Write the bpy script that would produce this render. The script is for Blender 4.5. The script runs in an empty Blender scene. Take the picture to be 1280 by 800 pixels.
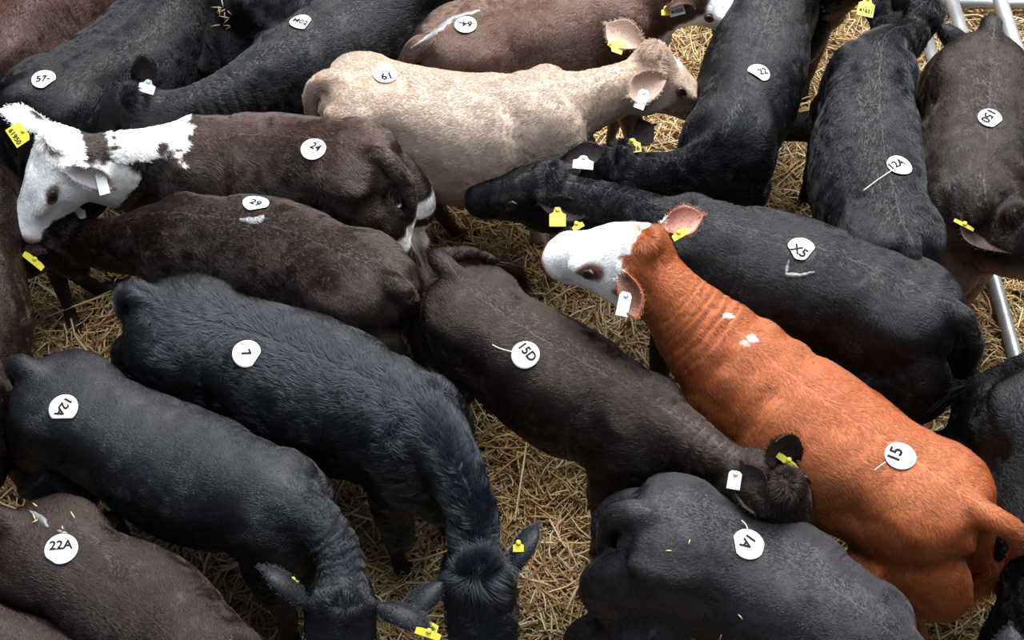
import bpy, math, random
import numpy as np
from mathutils import Vector
from mathutils.bvhtree import BVHTree

C = bpy.context.scene.collection
random.seed(5); RNG = np.random.default_rng(5)
SC = bpy.context.scene

# ------------------------------------------------------------------ camera
CAM_H = 4.10; PITCH = math.radians(55.0); FPX = 1560.0
cam_d = bpy.data.cameras.new('camera'); cam = bpy.data.objects.new('camera', cam_d); C.objects.link(cam)
cam.location = (0, 0, CAM_H); cam.rotation_euler = (math.pi/2 - PITCH, 0, 0)
cam_d.sensor_width = 36.0; cam_d.lens = 36.0*FPX/1280.0; cam_d.clip_end = 100
SC.camera = cam

# ------------------------------------------------------------------ light and exposure
w = bpy.data.worlds.new('world'); SC.world = w; w.use_nodes = True
bg = w.node_tree.nodes['Background']; bg.inputs['Color'].default_value = (0.82, 0.90, 1.0, 1); bg.inputs['Strength'].default_value = 0.25
def area(name, loc, target, sx, sy, power, col):
    l = bpy.data.lights.new(name, 'AREA'); l.shape = 'RECTANGLE'; l.size = sx; l.size_y = sy; l.energy = power; l.color = col
    o = bpy.data.objects.new(name, l); C.objects.link(o); o.location = loc
    o.rotation_euler = (Vector(target)-Vector(loc)).to_track_quat('-Z', 'Y').to_euler(); return o
area('roof_light', (1.6, 6.6, 6.2), (0.2, 2.9, 0.6), 6.5, 2.6, 1500, (1.0, 0.985, 0.96))
area('skylight', (0.4, 2.9, 7.5), (0.2, 2.7, 0.6), 5.0, 4.0, 560, (0.86, 0.93, 1.0))
SC.view_settings.view_transform = 'Standard'; SC.view_settings.look = 'None'; SC.view_settings.gamma = 1
SC.view_settings.use_curve_mapping = False; SC.view_settings.exposure = 0.22
SC.cycles.max_bounces = 8
try: SC.cycles_curves.shape = 'RIBBONS'
except Exception: pass

# ------------------------------------------------------------------ maths
CP = np.array([0, 0, CAM_H]); FW = np.array([0, math.cos(PITCH), -math.sin(PITCH)]); UPV = np.array([0, math.sin(PITCH), math.cos(PITCH)]); RT = np.array([1.0, 0, 0])
ZUP = np.array([0, 0, 1.0])
def nrm(v):
    v = np.asarray(v, float); return v/(np.linalg.norm(v, axis=-1, keepdims=True)+1e-12)
def ray(px, py): return nrm(FW + RT*(px-640)/FPX - UPV*(py-400)/FPX)
def at(px, py, z):
    r = ray(px, py); return CP + r*((z-CAM_H)/r[2])
def reach(px, py, c, L, mode='low'):
    """the point of that line of sight at distance L from c"""
    r = ray(px, py); b = np.dot(c-CP, r); q = np.dot(c-CP, c-CP)-L*L; disc = b*b-q
    if disc <= 0:
        p = CP+r*b; return c+nrm(p-c)*L
    a, f = CP+r*(b-math.sqrt(disc)), CP+r*(b+math.sqrt(disc))
    if mode == 'low': return f
    if mode == 'high': return a
    return a if abs(a[2]-c[2]) < abs(f[2]-c[2]) else f
def proj(P):
    d = P-CP; z = d@FW; return 640+FPX*(d@RT)/z, 400-FPX*(d@UPV)/z
def _h(i, j, k, s):
    n = (i*73856093) ^ (j*19349663) ^ (k*83492791) ^ (s*2654435)
    n = (n ^ (n >> 13))*1274126177 & 0x7fffffff
    return ((n ^ (n >> 16)) & 0xffff)/65535.0
def vnoise(P, f, s=0):
    Q = P*f+1000.0; I = np.floor(Q).astype(np.int64); F = Q-I; F = F*F*(3-2*F); r = 0
    for a in (0, 1):
        for b in (0, 1):
            for c in (0, 1):
                wgt = (F[:, 0] if a else 1-F[:, 0])*(F[:, 1] if b else 1-F[:, 1])*(F[:, 2] if c else 1-F[:, 2])
                r = r+wgt*_h(I[:, 0]+a, I[:, 1]+b, I[:, 2]+c, s)
    return r*2-1
def fbm(P, f, s=0): return 0.6*vnoise(P, f, s)+0.3*vnoise(P, f*2.1, s+1)+0.15*vnoise(P, f*4.3, s+2)
def sstep(a, b, x):
    t = np.clip((x-a)/(b-a), 0, 1); return t*t*(3-2*t)
def spline(pts, n):
    """Catmull-Rom through pts (any dimension), n samples, also returns the control parameter"""
    P = np.asarray(pts, float); P = np.vstack([2*P[0]-P[1], P, 2*P[-1]-P[-2]]); m = len(P)-3
    u = np.linspace(0, m-1e-6, n); i = u.astype(int); t = (u-i)[:, None]
    a, b, c, d = P[i], P[i+1], P[i+2], P[i+3]
    return 0.5*((2*b)+(c-a)*t+(2*a-5*b+4*c-d)*t*t+(3*b-a-3*c+d)*t**3), u

# ------------------------------------------------------------------ mesh helpers
def mesh_obj(name, verts, faces, mat=None, parent=None, smooth=True):
    me = bpy.data.meshes.new(name); me.from_pydata([tuple(v) for v in verts], [], [tuple(f) for f in faces]); me.update()
    if mat: me.materials.append(mat)
    if smooth: me.polygons.foreach_set('use_smooth', [True]*len(me.polygons))
    o = bpy.data.objects.new(name, me); C.objects.link(o)
    if parent is not None: o.parent = parent
    return o
class Soup:
    def __init__(s): s.v = []; s.f = []
    def add(s, V, F):
        k = len(s.v); s.v.extend([tuple(x) for x in V]); s.f.extend([tuple(i+k for i in f) for f in F])
def loft(rings):
    """closed tube through rings (arrays n x m x 3), capped"""
    R = np.asarray(rings); n, m = R.shape[:2]; V = R.reshape(-1, 3).tolist(); F = []
    for i in range(n-1):
        for j in range(m):
            k = (j+1) % m; F.append((i*m+j, i*m+k, (i+1)*m+k, (i+1)*m+j))
    V.append(R[0].mean(0)); V.append(R[-1].mean(0)); a = n*m
    for j in range(m):
        k = (j+1) % m; F.append((a, k, j)); F.append((a+1, (n-1)*m+j, (n-1)*m+k))
    return V, F
def tube(path, rad, m=12, flat=1.0, ref=ZUP):
    P = np.asarray(path, float); n = len(P); T = nrm(np.gradient(P, axis=0)); out = []
    rad = np.asarray(rad, float)*np.ones(n); a = np.linspace(0, 2*math.pi, m, endpoint=False)
    S = np.cross(T[0], ref if abs(np.dot(T[0], ref)) < 0.95 else np.array([0, 1.0, 0])); S = nrm(S)
    for i in range(n):
        S = nrm(S-T[i]*np.dot(S, T[i])); B = np.cross(S, T[i])
        out.append(P[i]+rad[i]*(np.cos(a)[:, None]*S+flat*np.sin(a)[:, None]*B))
    return loft(out)
def ellipsoid(c, ax, r, m=14):
    """ax: 3 unit vectors, r: 3 radii"""
    rings = []
    for i in range(1, m):
        t = math.pi*i/m; a = np.linspace(0, 2*math.pi, 16, endpoint=False)
        rings.append(c+ax[0]*r[0]*math.cos(t)+math.sin(t)*(np.cos(a)[:, None]*ax[1]*r[1]+np.sin(a)[:, None]*ax[2]*r[2]))
    return loft(rings)

# ------------------------------------------------------------------ materials
def nt(mat): mat.use_nodes = True; return mat.node_tree.nodes, mat.node_tree.links
def simple(name, col, rough=0.5, bump=0, scale=40, spec=0.5, metal=0, var=0.0, var_scale=12):
    m = bpy.data.materials.new(name); N, L = nt(m); b = N['Principled BSDF']
    b.inputs['Base Color'].default_value = (*col, 1); b.inputs['Roughness'].default_value = rough
    b.inputs['Specular IOR Level'].default_value = spec; b.inputs['Metallic'].default_value = metal
    tc = N.new('ShaderNodeTexCoord'); ns = N.new('ShaderNodeTexNoise'); ns.inputs['Scale'].default_value = scale; ns.inputs['Detail'].default_value = 5
    L.new(tc.outputs['Object'], ns.inputs['Vector'])
    if var:
        n2 = N.new('ShaderNodeTexNoise'); n2.inputs['Scale'].default_value = var_scale; n2.inputs['Detail'].default_value = 6; L.new(tc.outputs['Object'], n2.inputs['Vector'])
        cr = N.new('ShaderNodeValToRGB'); cr.color_ramp.elements[0].position = 0.35; cr.color_ramp.elements[1].position = 0.68
        cr.color_ramp.elements[0].color = (*[c*(1-var) for c in col], 1); cr.color_ramp.elements[1].color = (*[min(1, c*(1+var*0.6)) for c in col], 1)
        L.new(n2.outputs['Fac'], cr.inputs['Fac']); L.new(cr.outputs['Color'], b.inputs['Base Color'])
    if bump:
        bp = N.new('ShaderNodeBump'); bp.inputs['Strength'].default_value = bump; bp.inputs['Distance'].default_value = 0.01
        L.new(ns.outputs['Fac'], bp.inputs['Height']); L.new(bp.outputs['Normal'], b.inputs['Normal'])
    return m
def coat_skin_mat():
    m = bpy.data.materials.new('hide'); N, L = nt(m); b = N['Principled BSDF']
    at_ = N.new('ShaderNodeAttribute'); at_.attribute_name = 'coat'
    L.new(at_.outputs['Color'], b.inputs['Base Color']); b.inputs['Roughness'].default_value = 0.5; b.inputs['Specular IOR Level'].default_value = 0.2
    tc = N.new('ShaderNodeTexCoord'); ns = N.new('ShaderNodeTexNoise'); ns.inputs['Scale'].default_value = 120; ns.inputs['Detail'].default_value = 4
    L.new(tc.outputs['Object'], ns.inputs['Vector'])
    bp = N.new('ShaderNodeBump'); bp.inputs['Strength'].default_value = 0.35; bp.inputs['Distance'].default_value = 0.004
    L.new(ns.outputs['Fac'], bp.inputs['Height']); L.new(bp.outputs['Normal'], b.inputs['Normal'])
    return m
def fur_mat():
    m = bpy.data.materials.new('fur'); N, L = nt(m)
    for n in list(N): N.remove(n)
    out = N.new('ShaderNodeOutputMaterial'); at_ = N.new('ShaderNodeAttribute'); at_.attribute_name = 'coat'
    h = N.new('ShaderNodeBsdfHairPrincipled'); h.parametrization = 'COLOR'
    L.new(at_.outputs['Color'], h.inputs['Color']); h.inputs['IOR'].default_value = 1.42; h.inputs['Roughness'].default_value = 0.30; h.inputs['Radial Roughness'].default_value = 0.5
    h.inputs['Coat'].default_value = 0.0; h.inputs['Random Roughness'].default_value = 0.2
    d = N.new('ShaderNodeBsdfDiffuse'); L.new(at_.outputs['Color'], d.inputs['Color'])
    mx = N.new('ShaderNodeMixShader'); L.new(at_.outputs['Alpha'], mx.inputs['Fac']); L.new(h.outputs[0], mx.inputs[1]); L.new(d.outputs[0], mx.inputs[2])
    L.new(mx.outputs[0], out.inputs['Surface']); return m
HIDE = coat_skin_mat(); FUR = fur_mat()
M_EYE = simple('eye_dark', (0.012, 0.009, 0.008), 0.06)
M_LID = simple('lid', (.05, .032, .028), 0.4); M_LID_D = simple('lid_dark', (.006, .005, .005), 0.45)
M_PAPER = simple('sticker_paper', (0.86, 0.86, 0.86), 0.45)
M_INK = simple('ink', (0.012, 0.012, 0.014), 0.8, spec=0.1)
M_INKG = simple('ink_grey', (0.35, 0.36, 0.38), 0.5)
M_YEL = simple('yellow_plastic', (0.66, 0.57, 0.05), 0.35)
M_WHT = simple('white_plastic', (0.72, 0.76, 0.74), 0.35)
M_STEEL = simple('galvanised_steel', (0.36, 0.38, 0.39), 0.42, 0.15, 60, metal=0.6, var=0.25, var_scale=9)
M_WISP = simple('straw_wisp', (.50, .38, .20), 0.6)
M_STRING = simple('glue_string', (0.6, 0.58, 0.53), 0.4)
M_GLUE = simple('dried_glue', (0.13, 0.132, 0.135), 0.35, 0.5, 90)

# ------------------------------------------------------------------ floor and straw
def make_floor():
    m = simple('trodden_straw', (0.20, 0.13, 0.06), 0.9, 0.9, 70, var=0.6, var_scale=45)
    n = 60; xs = np.linspace(-6, 6, n); ys = np.linspace(-0.5, 9, n); V = []; F = []
    for y in ys:
        for x in xs: V.append((x, y, 0.0))
    for j in range(n-1):
        for i in range(n-1): F.append((j*n+i, j*n+i+1, (j+1)*n+i+1, (j+1)*n+i))
    o = mesh_obj('floor', V, F, m); o['kind'] = 'structure'
def straw_mat():
    m = bpy.data.materials.new('straw'); N, L = nt(m); b = N['Principled BSDF']
    a = N.new('ShaderNodeAttribute'); a.attribute_name = 'tone'
    L.new(a.outputs['Color'], b.inputs['Base Color']); b.inputs['Roughness'].default_value = 0.5; b.inputs['Specular IOR Level'].default_value = 0.35
    return m
def make_straw(n=95000):
    y = RNG.uniform(1.0, 5.7, n); hw = 1.6+(y-1.0)*0.33; x = RNG.uniform(-1, 1, n)*hw
    P = np.stack([x, y, np.zeros(n)], 1)
    L = RNG.lognormal(math.log(0.095), 0.5, n).clip(0.03, 0.32)
    az = vnoise(P, 3.2, 7)*3.2+vnoise(P, 9.0, 9)*1.6+RNG.normal(0, 0.8, n)
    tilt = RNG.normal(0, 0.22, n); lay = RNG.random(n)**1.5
    P[:, 2] = 0.012+0.055*(0.5+0.5*vnoise(P, 4.0, 3))+lay*0.05
    d = np.stack([np.cos(az)*np.cos(tilt), np.sin(az)*np.cos(tilt), np.sin(tilt)], 1)
    s = np.stack([-np.sin(az), np.cos(az), np.zeros(n)], 1); u = np.cross(d, s)
    wd = RNG.uniform(0.0013, 0.0038, n)*(0.7+0.5*(L/0.12).clip(0, 1.5)); bend = RNG.normal(0, 0.10, n)*L; lift = RNG.normal(0.0, 0.07, n)*L
    tw = RNG.uniform(0, math.pi, n)
    k = 4; ts = np.linspace(-0.5, 0.5, k); V = np.zeros((n, k, 3, 3))
    for i, t in enumerate(ts):
        c = P+d*(L*t)[:, None]+s*(bend*(1-4*t*t))[:, None]+u*(lift*(1-4*t*t))[:, None]
        for j in range(3):
            a = tw+j*2*math.pi/3
            V[:, i, j] = c+(s*np.cos(a)[:, None]+u*np.sin(a)[:, None]*0.6)*wd[:, None]
    V[..., 2] = np.maximum(V[..., 2], 0.002)
    base = np.arange(n)[:, None, None]*(k*3); fi = []
    for i in range(k-1):
        for j in range(3):
            fi.append([i*3+j, i*3+(j+1) % 3, (i+1)*3+(j+1) % 3, (i+1)*3+j])
    fi = np.array(fi)[None]; Fq = (base+fi).reshape(-1, 4)
    me = bpy.data.meshes.new('straw'); me.vertices.add(n*k*3); me.vertices.foreach_set('co', V.reshape(-1).astype(np.float32))
    me.loops.add(len(Fq)*4); me.loops.foreach_set('vertex_index', Fq.reshape(-1).astype(np.int32))
    me.polygons.add(len(Fq)); me.polygons.foreach_set('loop_start', np.arange(len(Fq), dtype=np.int32)*4); me.polygons.foreach_set('loop_total', np.full(len(Fq), 4, np.int32))
    me.update(calc_edges=True)
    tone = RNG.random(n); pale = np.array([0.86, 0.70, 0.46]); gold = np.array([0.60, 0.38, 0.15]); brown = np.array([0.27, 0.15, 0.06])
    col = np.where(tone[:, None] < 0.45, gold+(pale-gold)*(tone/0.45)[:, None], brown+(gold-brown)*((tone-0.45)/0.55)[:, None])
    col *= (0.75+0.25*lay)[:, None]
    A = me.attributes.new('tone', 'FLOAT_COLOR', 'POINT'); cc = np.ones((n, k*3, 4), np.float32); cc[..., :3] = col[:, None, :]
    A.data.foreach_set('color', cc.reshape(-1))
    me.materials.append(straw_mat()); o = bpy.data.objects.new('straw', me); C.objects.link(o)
    o['kind'] = 'stuff'; o['label'] = 'loose golden straw bedding spread over the pen floor'; o['category'] = 'straw'
make_floor(); make_straw()

# ------------------------------------------------------------------ pen gates
def tube_obj(name, a, b, r, mat, parent, m=20):
    V, F = tube(np.linspace(a, b, 4), r, m); return mesh_obj(name, V, F, mat, parent)
def pen_gate(a, b, heights, label, ups):
    a = np.array(a, float); b = np.array(b, float); t = bpy.data.objects.new('pen_gate', None); C.objects.link(t)
    t['label'] = label; t['category'] = 'gate'; t['group'] = 'tubular pen gates'
    for h in heights: tube_obj('rail', a+ZUP*h, b+ZUP*h, 0.027, M_STEEL, t)
    for k in ups:
        p = a+(b-a)*k; tube_obj('upright', p+ZUP*0.0, p+ZUP*(max(heights)+0.01), 0.03, M_STEEL, t)
    return t
pen_gate((1.92, 0.6, 0), (1.92, 5.4, 0), (0.12, 0.44, 0.80, 1.18), 'galvanised tubular gate running along the right side of the pen', (0.0, 1.0))
pen_gate((1.99, 4.62, 0), (3.9, 4.62, 0), (0.12, 0.44, 0.80, 1.18), 'galvanised tubular gate crossing behind the side gate, in the top right corner', (0.0, 1.0))

# ------------------------------------------------------------------ calf
def section(w_, d_, n=2.35, k=0.86, m=28):
    a = np.linspace(0, 2*math.pi, m, endpoint=False); c, s = np.cos(a), np.sin(a)
    u = ((1-np.sign(c)*np.abs(c)**(2/n))/2)**(1/k); x = np.sign(s)*np.abs(s)**(2/n)
    return x*w_, -u*d_
# body stations: position along the control polygon T,H,M,S,N,P (0..5), half width, depth, roundness
STN = [(0.00, .085, .26, 2.1), (0.12, .135, .36, 2.2), (0.40, .180, .44, 2.3), (0.80, .205, .48, 2.5), (1.0, .207, .49, 2.5), (1.35, .195, .52, 2.4), (1.7, .215, .56, 2.25),
       (2.0, .228, .57, 2.2), (2.35, .222, .56, 2.15), (2.65, .198, .55, 2.1), (3.0, .158, .53, 2.1), (3.3, .120, .44, 2.1), (3.6, .095, .36, 2.1), (4.0, .080, .29, 2.1), (4.5, .074, .24, 2.2), (4.85, .072, .20, 2.2)]
HEADW = 1.18
HEAD = [(-.06, .050, .10, -.02), (0.0, .070, .155, 0), (.12, .080, .185, .008), (.25, .083, .20, .012), (.38, .080, .195, .010), (.52, .066, .165, .002), (.66, .058, .144, -.004), (.80, .057, .130, -.005), (.90, .062, .124, -.005), (.97, .058, .108, -.012), (1.03, .042, .076, -.024)]

def leg(top, foot, hind, fwd, side, sc):
    """upper mass + joints; returns meshes"""
    s = Soup(); h = top[2]; out = side
    if hind:
        hock_z = 0.40*sc; knee_z = 0.62*sc
        J = [top+out*0.01, foot*0.35+top*0.65+fwd*0.085*sc, foot-fwd*0.10*sc, foot-fwd*0.035*sc, foot+fwd*0.02*sc]
        J[1][2] = knee_z; J[2][2] = hock_z; J[3][2] = 0.115*sc; J[4][2] = 0.035
        R = [0.125, 0.098, 0.040, 0.029, 0.036]
    else:
        J = [top, foot*0.5+top*0.5, foot+fwd*0.025*sc, foot+fwd*0.0, foot+fwd*0.025*sc]
        J[1][2] = 0.55*sc; J[2][2] = 0.33*sc; J[3][2] = 0.11*sc; J[4][2] = 0.035
        R = [0.085, 0.066, 0.039, 0.028, 0.036]
    P, u = spline(J, 22); r = np.interp(u, np.arange(5), R)*sc
    s.add(*tube(P, r, 14)); hoof = [J[4]+ZUP*0.03-fwd*0.008, J[4]+ZUP*0.0+fwd*0.004, foot*np.array([1, 1, 0])+ZUP*0.012+fwd*0.03]
    s.add(*tube(hoof, [0.036*sc, 0.042*sc, 0.046*sc], 14)); return s

def ear_mesh(base, tip, opn, wid, side_sign, th=0.004, curl=1.0):
    ax = tip-base; L = np.linalg.norm(ax); ax = ax/L; o = nrm(opn-ax*np.dot(opn, ax)); s = np.cross(ax, o)
    ni, nj = 15, 11; V = []; F = []
    def pt(i, j, off):
        t = i/(ni-1); v = (j/(nj-1)-0.5)*2
        wt = wid*0.5*(0.42+0.58*math.sin(math.pi*min(1, t*0.95+0.02))**0.8)*(1-max(0, t-0.62)/0.38*0.72*max(0, t-0.62)/0.38-0.28*max(0, t-.9)/.1)
        if t < 0.2: wt *= 0.75+0.25*t/0.2
        ang = v*(1.25*(1-t)+0.45)*curl
        R_ = wt/(max(0.3, (1.25*(1-t)+0.45)*curl))*1.25
        sag = -0.018*math.sin(math.pi*t)
        return base+ax*L*t+s*R_*math.sin(ang)+o*(-R_*math.cos(ang)+R_*0.85+off+sag)
    for off in (0, -th):
        for i in range(ni):
            for j in range(nj): V.append(pt(i, j, off if 0 < j < nj-1 and i < ni-1 else off*0.5))
    n = ni*nj
    for i in range(ni-1):
        for j in range(nj-1):
            a = i*nj+j; F.append((a, a+1, a+nj+1, a+nj)); F.append((n+a, n+a+nj, n+a+nj+1, n+a+1))
    for i in range(ni-1):
        for j in (0, nj-1):
            a = i*nj+j; q = (a, a+nj, n+a+nj, n+a); F.append(q if j == 0 else q[::-1])
    for j in range(nj-1):
        for i in (0, ni-1):
            a = i*nj+j; q = (a, n+a, n+a+1, a+1); F.append(q if i == 0 else q[::-1])
    return V, F, n

def remesh(soup, voxel, smooth=11):
    o = mesh_obj('tmp', soup.v, soup.f)
    m = o.modifiers.new('r', 'REMESH'); m.mode = 'VOXEL'; m.voxel_size = voxel; m.adaptivity = 0
    s = o.modifiers.new('s', 'SMOOTH'); s.factor = 0.5; s.iterations = smooth
    dg = bpy.context.evaluated_depsgraph_get(); ev = o.evaluated_get(dg); me = ev.to_mesh()
    n = len(me.vertices); co = np.empty(n*3, np.float32); me.vertices.foreach_get('co', co)
    q = np.empty(len(me.loops), np.int32); me.loops.foreach_get('vertex_index', q); t = np.empty(len(me.polygons), np.int32); me.polygons.foreach_get('loop_total', t)
    no = np.empty(n*3, np.float32); me.vertices.foreach_get('normal', no)
    ev.to_mesh_clear(); md = o.data; bpy.data.objects.remove(o); bpy.data.meshes.remove(md)
    F = []; k = 0
    for c in t: F.append(tuple(q[k:k+c])); k += c
    return co.reshape(-1, 3).astype(float), F, no.reshape(-1, 3).astype(float)

BLACK = np.array([.004, .0045, .006]); BRBLK = np.array([.010, .007, .0065]); DKBR = np.array([.018, .009, .007]); BROWN = np.array([.050, .023, .015])
RED = np.array([.29, .080, .026]); TAN = np.array([.37, .29, .235]); WHITE = np.array([.93, .92, .91]); PINK = np.array([.66, .34, .30])

def field(info, P):
    """body coordinates of points: u along T..P (0..5), lateral, drop below the top line, head coordinates"""
    A = info['axis']; U = info['u']; T = info['tan']
    idx = np.empty(len(P), int)
    for k in range(0, len(P), 20000):
        d = ((P[k:k+20000, None, :]-A[None])**2).sum(-1); idx[k:k+20000] = d.argmin(1)
    S = info['side'][idx]; top = info['top'][idx]; d = P-top
    hd = P-info['poll']; ht = hd@info['ha']/info['HL']; hs = hd@info['hs']; hu = hd@info['hu']
    inh = (ht > -0.02) & (ht < 1.2) & (np.abs(hs) < .14) & (hu < .09) & (hu > -.26)
    return dict(u=U[idx], tan=T[idx], side=S, lat=(d*S).sum(1), drop=top[:, 2]-P[:, 2], ht=ht, hs=hs, hu=hu, inh=inh)

def tag_plate(parent, c, nrm_, rot, wd, ht, mat, text, label, shape='flag', tcol=None):
    n = nrm(nrm_); right = nrm(RT-n*np.dot(RT, n)); up = np.cross(n, right); a = math.radians(rot)
    X = right*math.cos(a)+up*math.sin(a); Y = -right*math.sin(a)+up*math.cos(a)
    w2, h2 = wd/2, ht/2
    if shape == 'flag': out = [(-1, -1), (1, -1), (1, .25), (.55, .45), (.3, 1), (-.3, 1), (-.55, .45), (-1, .25)]
    else: out = [(-1, -1), (1, -1), (1, .7), (.6, 1), (-.6, 1), (-1, .7)]
    V = []; m = len(out)
    for off in (0.0012, -0.0012):
        for (x, y) in out: V.append(c+X*x*w2+Y*y*h2+n*off)
    F = [tuple(range(m)), tuple(range(2*m-1, m-1, -1))]+[(j, j+m, (j+1) % m+m, (j+1) % m) for j in range(m)]
    o = mesh_obj('ear_tag', V, F, mat, parent, False); o['label'] = label
    # moulded stud
    s = Soup(); p = c+Y*h2*0.72; s.add(*tube([p-n*0.006, p+n*0.004, p+n*0.007], [0.007, 0.0075, 0.005], 14))
    mesh_obj('stud', s.v, s.f, mat, o)
    if text:
        vs, fs = text_mesh(text); vs = vs*min(wd*0.82/(vs[:, 0].max()-vs[:, 0].min()+1e-6), ht*0.5)
        vs -= (vs.max(0)+vs.min(0))/2
        mesh_obj('printed_number', [c+X*v[0]+Y*(v[1]-ht*0.22)+n*0.0022 for v in vs], fs, tcol or M_INK, o, False)

def text_mesh(s):
    cu = bpy.data.curves.new('t', 'FONT'); cu.body = s; cu.size = 1; cu.resolution_u = 3; cu.offset = 0.030
    o = bpy.data.objects.new('t', cu); C.objects.link(o); dg = bpy.context.evaluated_depsgraph_get(); me = o.evaluated_get(dg).to_mesh()
    V = np.array([v.co[:2] for v in me.vertices]); F = [tuple(p.vertices) for p in me.polygons]
    o.evaluated_get(dg).to_mesh_clear(); bpy.data.objects.remove(o); bpy.data.curves.remove(cu); return V, F

def drape(bvh, px, py, lift=0.010):
    """point and normal where that line of sight meets the coat"""
    r = ray(px, py); h = bvh.ray_cast(Vector(CP), Vector(r))
    if h[0] is None: return None, None
    return np.array(h[0]), np.array(h[1])

def sticker(parent, info, px, py, text, rot, r, cut=None, small=None, line=False, tail=None, tsize=0.42, toff=(0, 0), label=None):
    bvh = info['bvh']; c, n = drape(bvh, px, py)
    if c is None: print('STICKER MISS', text); return
    # average normal over the disc
    ns = []
    for k in range(8):
        a = k*math.pi/4; q = drape(bvh, px+14*math.cos(a), py+12*math.sin(a))[1]
        if q is not None: ns.append(q)
    n = nrm(n+sum(ns)); right = nrm(RT-n*np.dot(RT, n)); up = np.cross(n, right); a0 = math.radians(rot)
    rows, rhs = [], []                                   # the paper follows the back as one smooth sheet
    for gx in np.linspace(-r, r, 9):
        for gy in np.linspace(-r, r, 9):
            if gx*gx+gy*gy > r*r*1.02: continue
            p = c+right*gx+up*gy; h = bvh.ray_cast(Vector(p+n*0.12), Vector(-n))
            if h[0] is not None: rows.append([1, gx, gy, gx*gx, gx*gy, gy*gy]); rhs.append(np.dot(np.array(h[0])-c, n))
    co_, *_ = np.linalg.lstsq(np.array(rows), np.array(rhs), rcond=None)
    extra = max(0, float((np.array(rhs)-np.array(rows)@co_).max()))*0.6
    def surf(x, y, off): return c+right*x+up*y+n*(float(np.dot(co_, [1, x, y, x*x, x*y, y*y]))+off+extra)
    V = []; F = []; rings = 6; m = 40
    def rad(a):
        R_ = r
        for (ca, cd) in (cut or []):
            t = math.cos(a-math.radians(ca))
            if t > 1e-3: R_ = min(R_, r*cd/t)
        return R_
    lift = info['lift']
    V.append(surf(0, 0, lift))
    for i in range(1, rings+1):
        for j in range(m):
            a = 2*math.pi*j/m; q = rad(a)*i/rings; V.append(surf(q*math.cos(a), q*math.sin(a), lift))
    for j in range(m): F.append((0, 1+j, 1+(j+1) % m))
    for i in range(1, rings):
        for j in range(m):
            b0 = 1+(i-1)*m; b1 = 1+i*m; k = (j+1) % m; F.append((b0+j, b1+j, b1+k, b0+k))
    nb = len(V); V += [v-n*0.0015 for v in V]; F += [tuple(i+nb for i in reversed(f)) for f in F]
    b1 = 1+(rings-1)*m
    for j in range(m): k = (j+1) % m; F.append((b1+j, b1+j+nb, b1+k+nb, b1+k))
    o = mesh_obj('lot_sticker', V, F, M_PAPER, parent)
    if label: o['label'] = label
    def put(tx, size, ox, oy, mat, nm='printed_number'):
        vs, fs = text_mesh(tx); vs = vs*min(size, r*1.42/(vs[:, 0].max()-vs[:, 0].min())); vs -= (vs.max(0)+vs.min(0))/2; vs[:, 0] += ox; vs[:, 1] += oy
        W = [surf(v[0]*math.cos(a0)-v[1]*math.sin(a0), v[0]*math.sin(a0)+v[1]*math.cos(a0), lift+0.0022) for v in vs]
        mesh_obj(nm, W, fs, mat, o, False)
    if text: put(text, r*tsize*2.55, r*toff[0], r*toff[1], M_INK)
    if small: put(small, r*0.35, r*0.1, -r*0.5, M_INKG, 'small_digit')
    if line: 
        W = []; K = 14
        for i in range(K+1):
            for s in (-1, 1):
                x = r*0.8*(i/K*2-1); y = -r*0.12+s*0.0006; W.append(surf(x*math.cos(a0)-y*math.sin(a0), x*math.sin(a0)+y*math.cos(a0), lift+0.0022))
        mesh_obj('ruled_line', W, [(2*i, 2*i+2, 2*i+3, 2*i+1) for i in range(K)], M_INKG, o, False)
    if tail:
        pts = []
        for (qx, qy) in tail:
            p, _ = drape(bvh, qx, qy)
            if p is not None: pts.append(p+n*(lift+0.003))
        if len(pts) > 1:
            P, _ = spline(pts, 14); s = Soup(); s.add(*tube(P, 0.0016, 6)); mesh_obj('tie_string', s.v, s.f, M_STRING, o)

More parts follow.
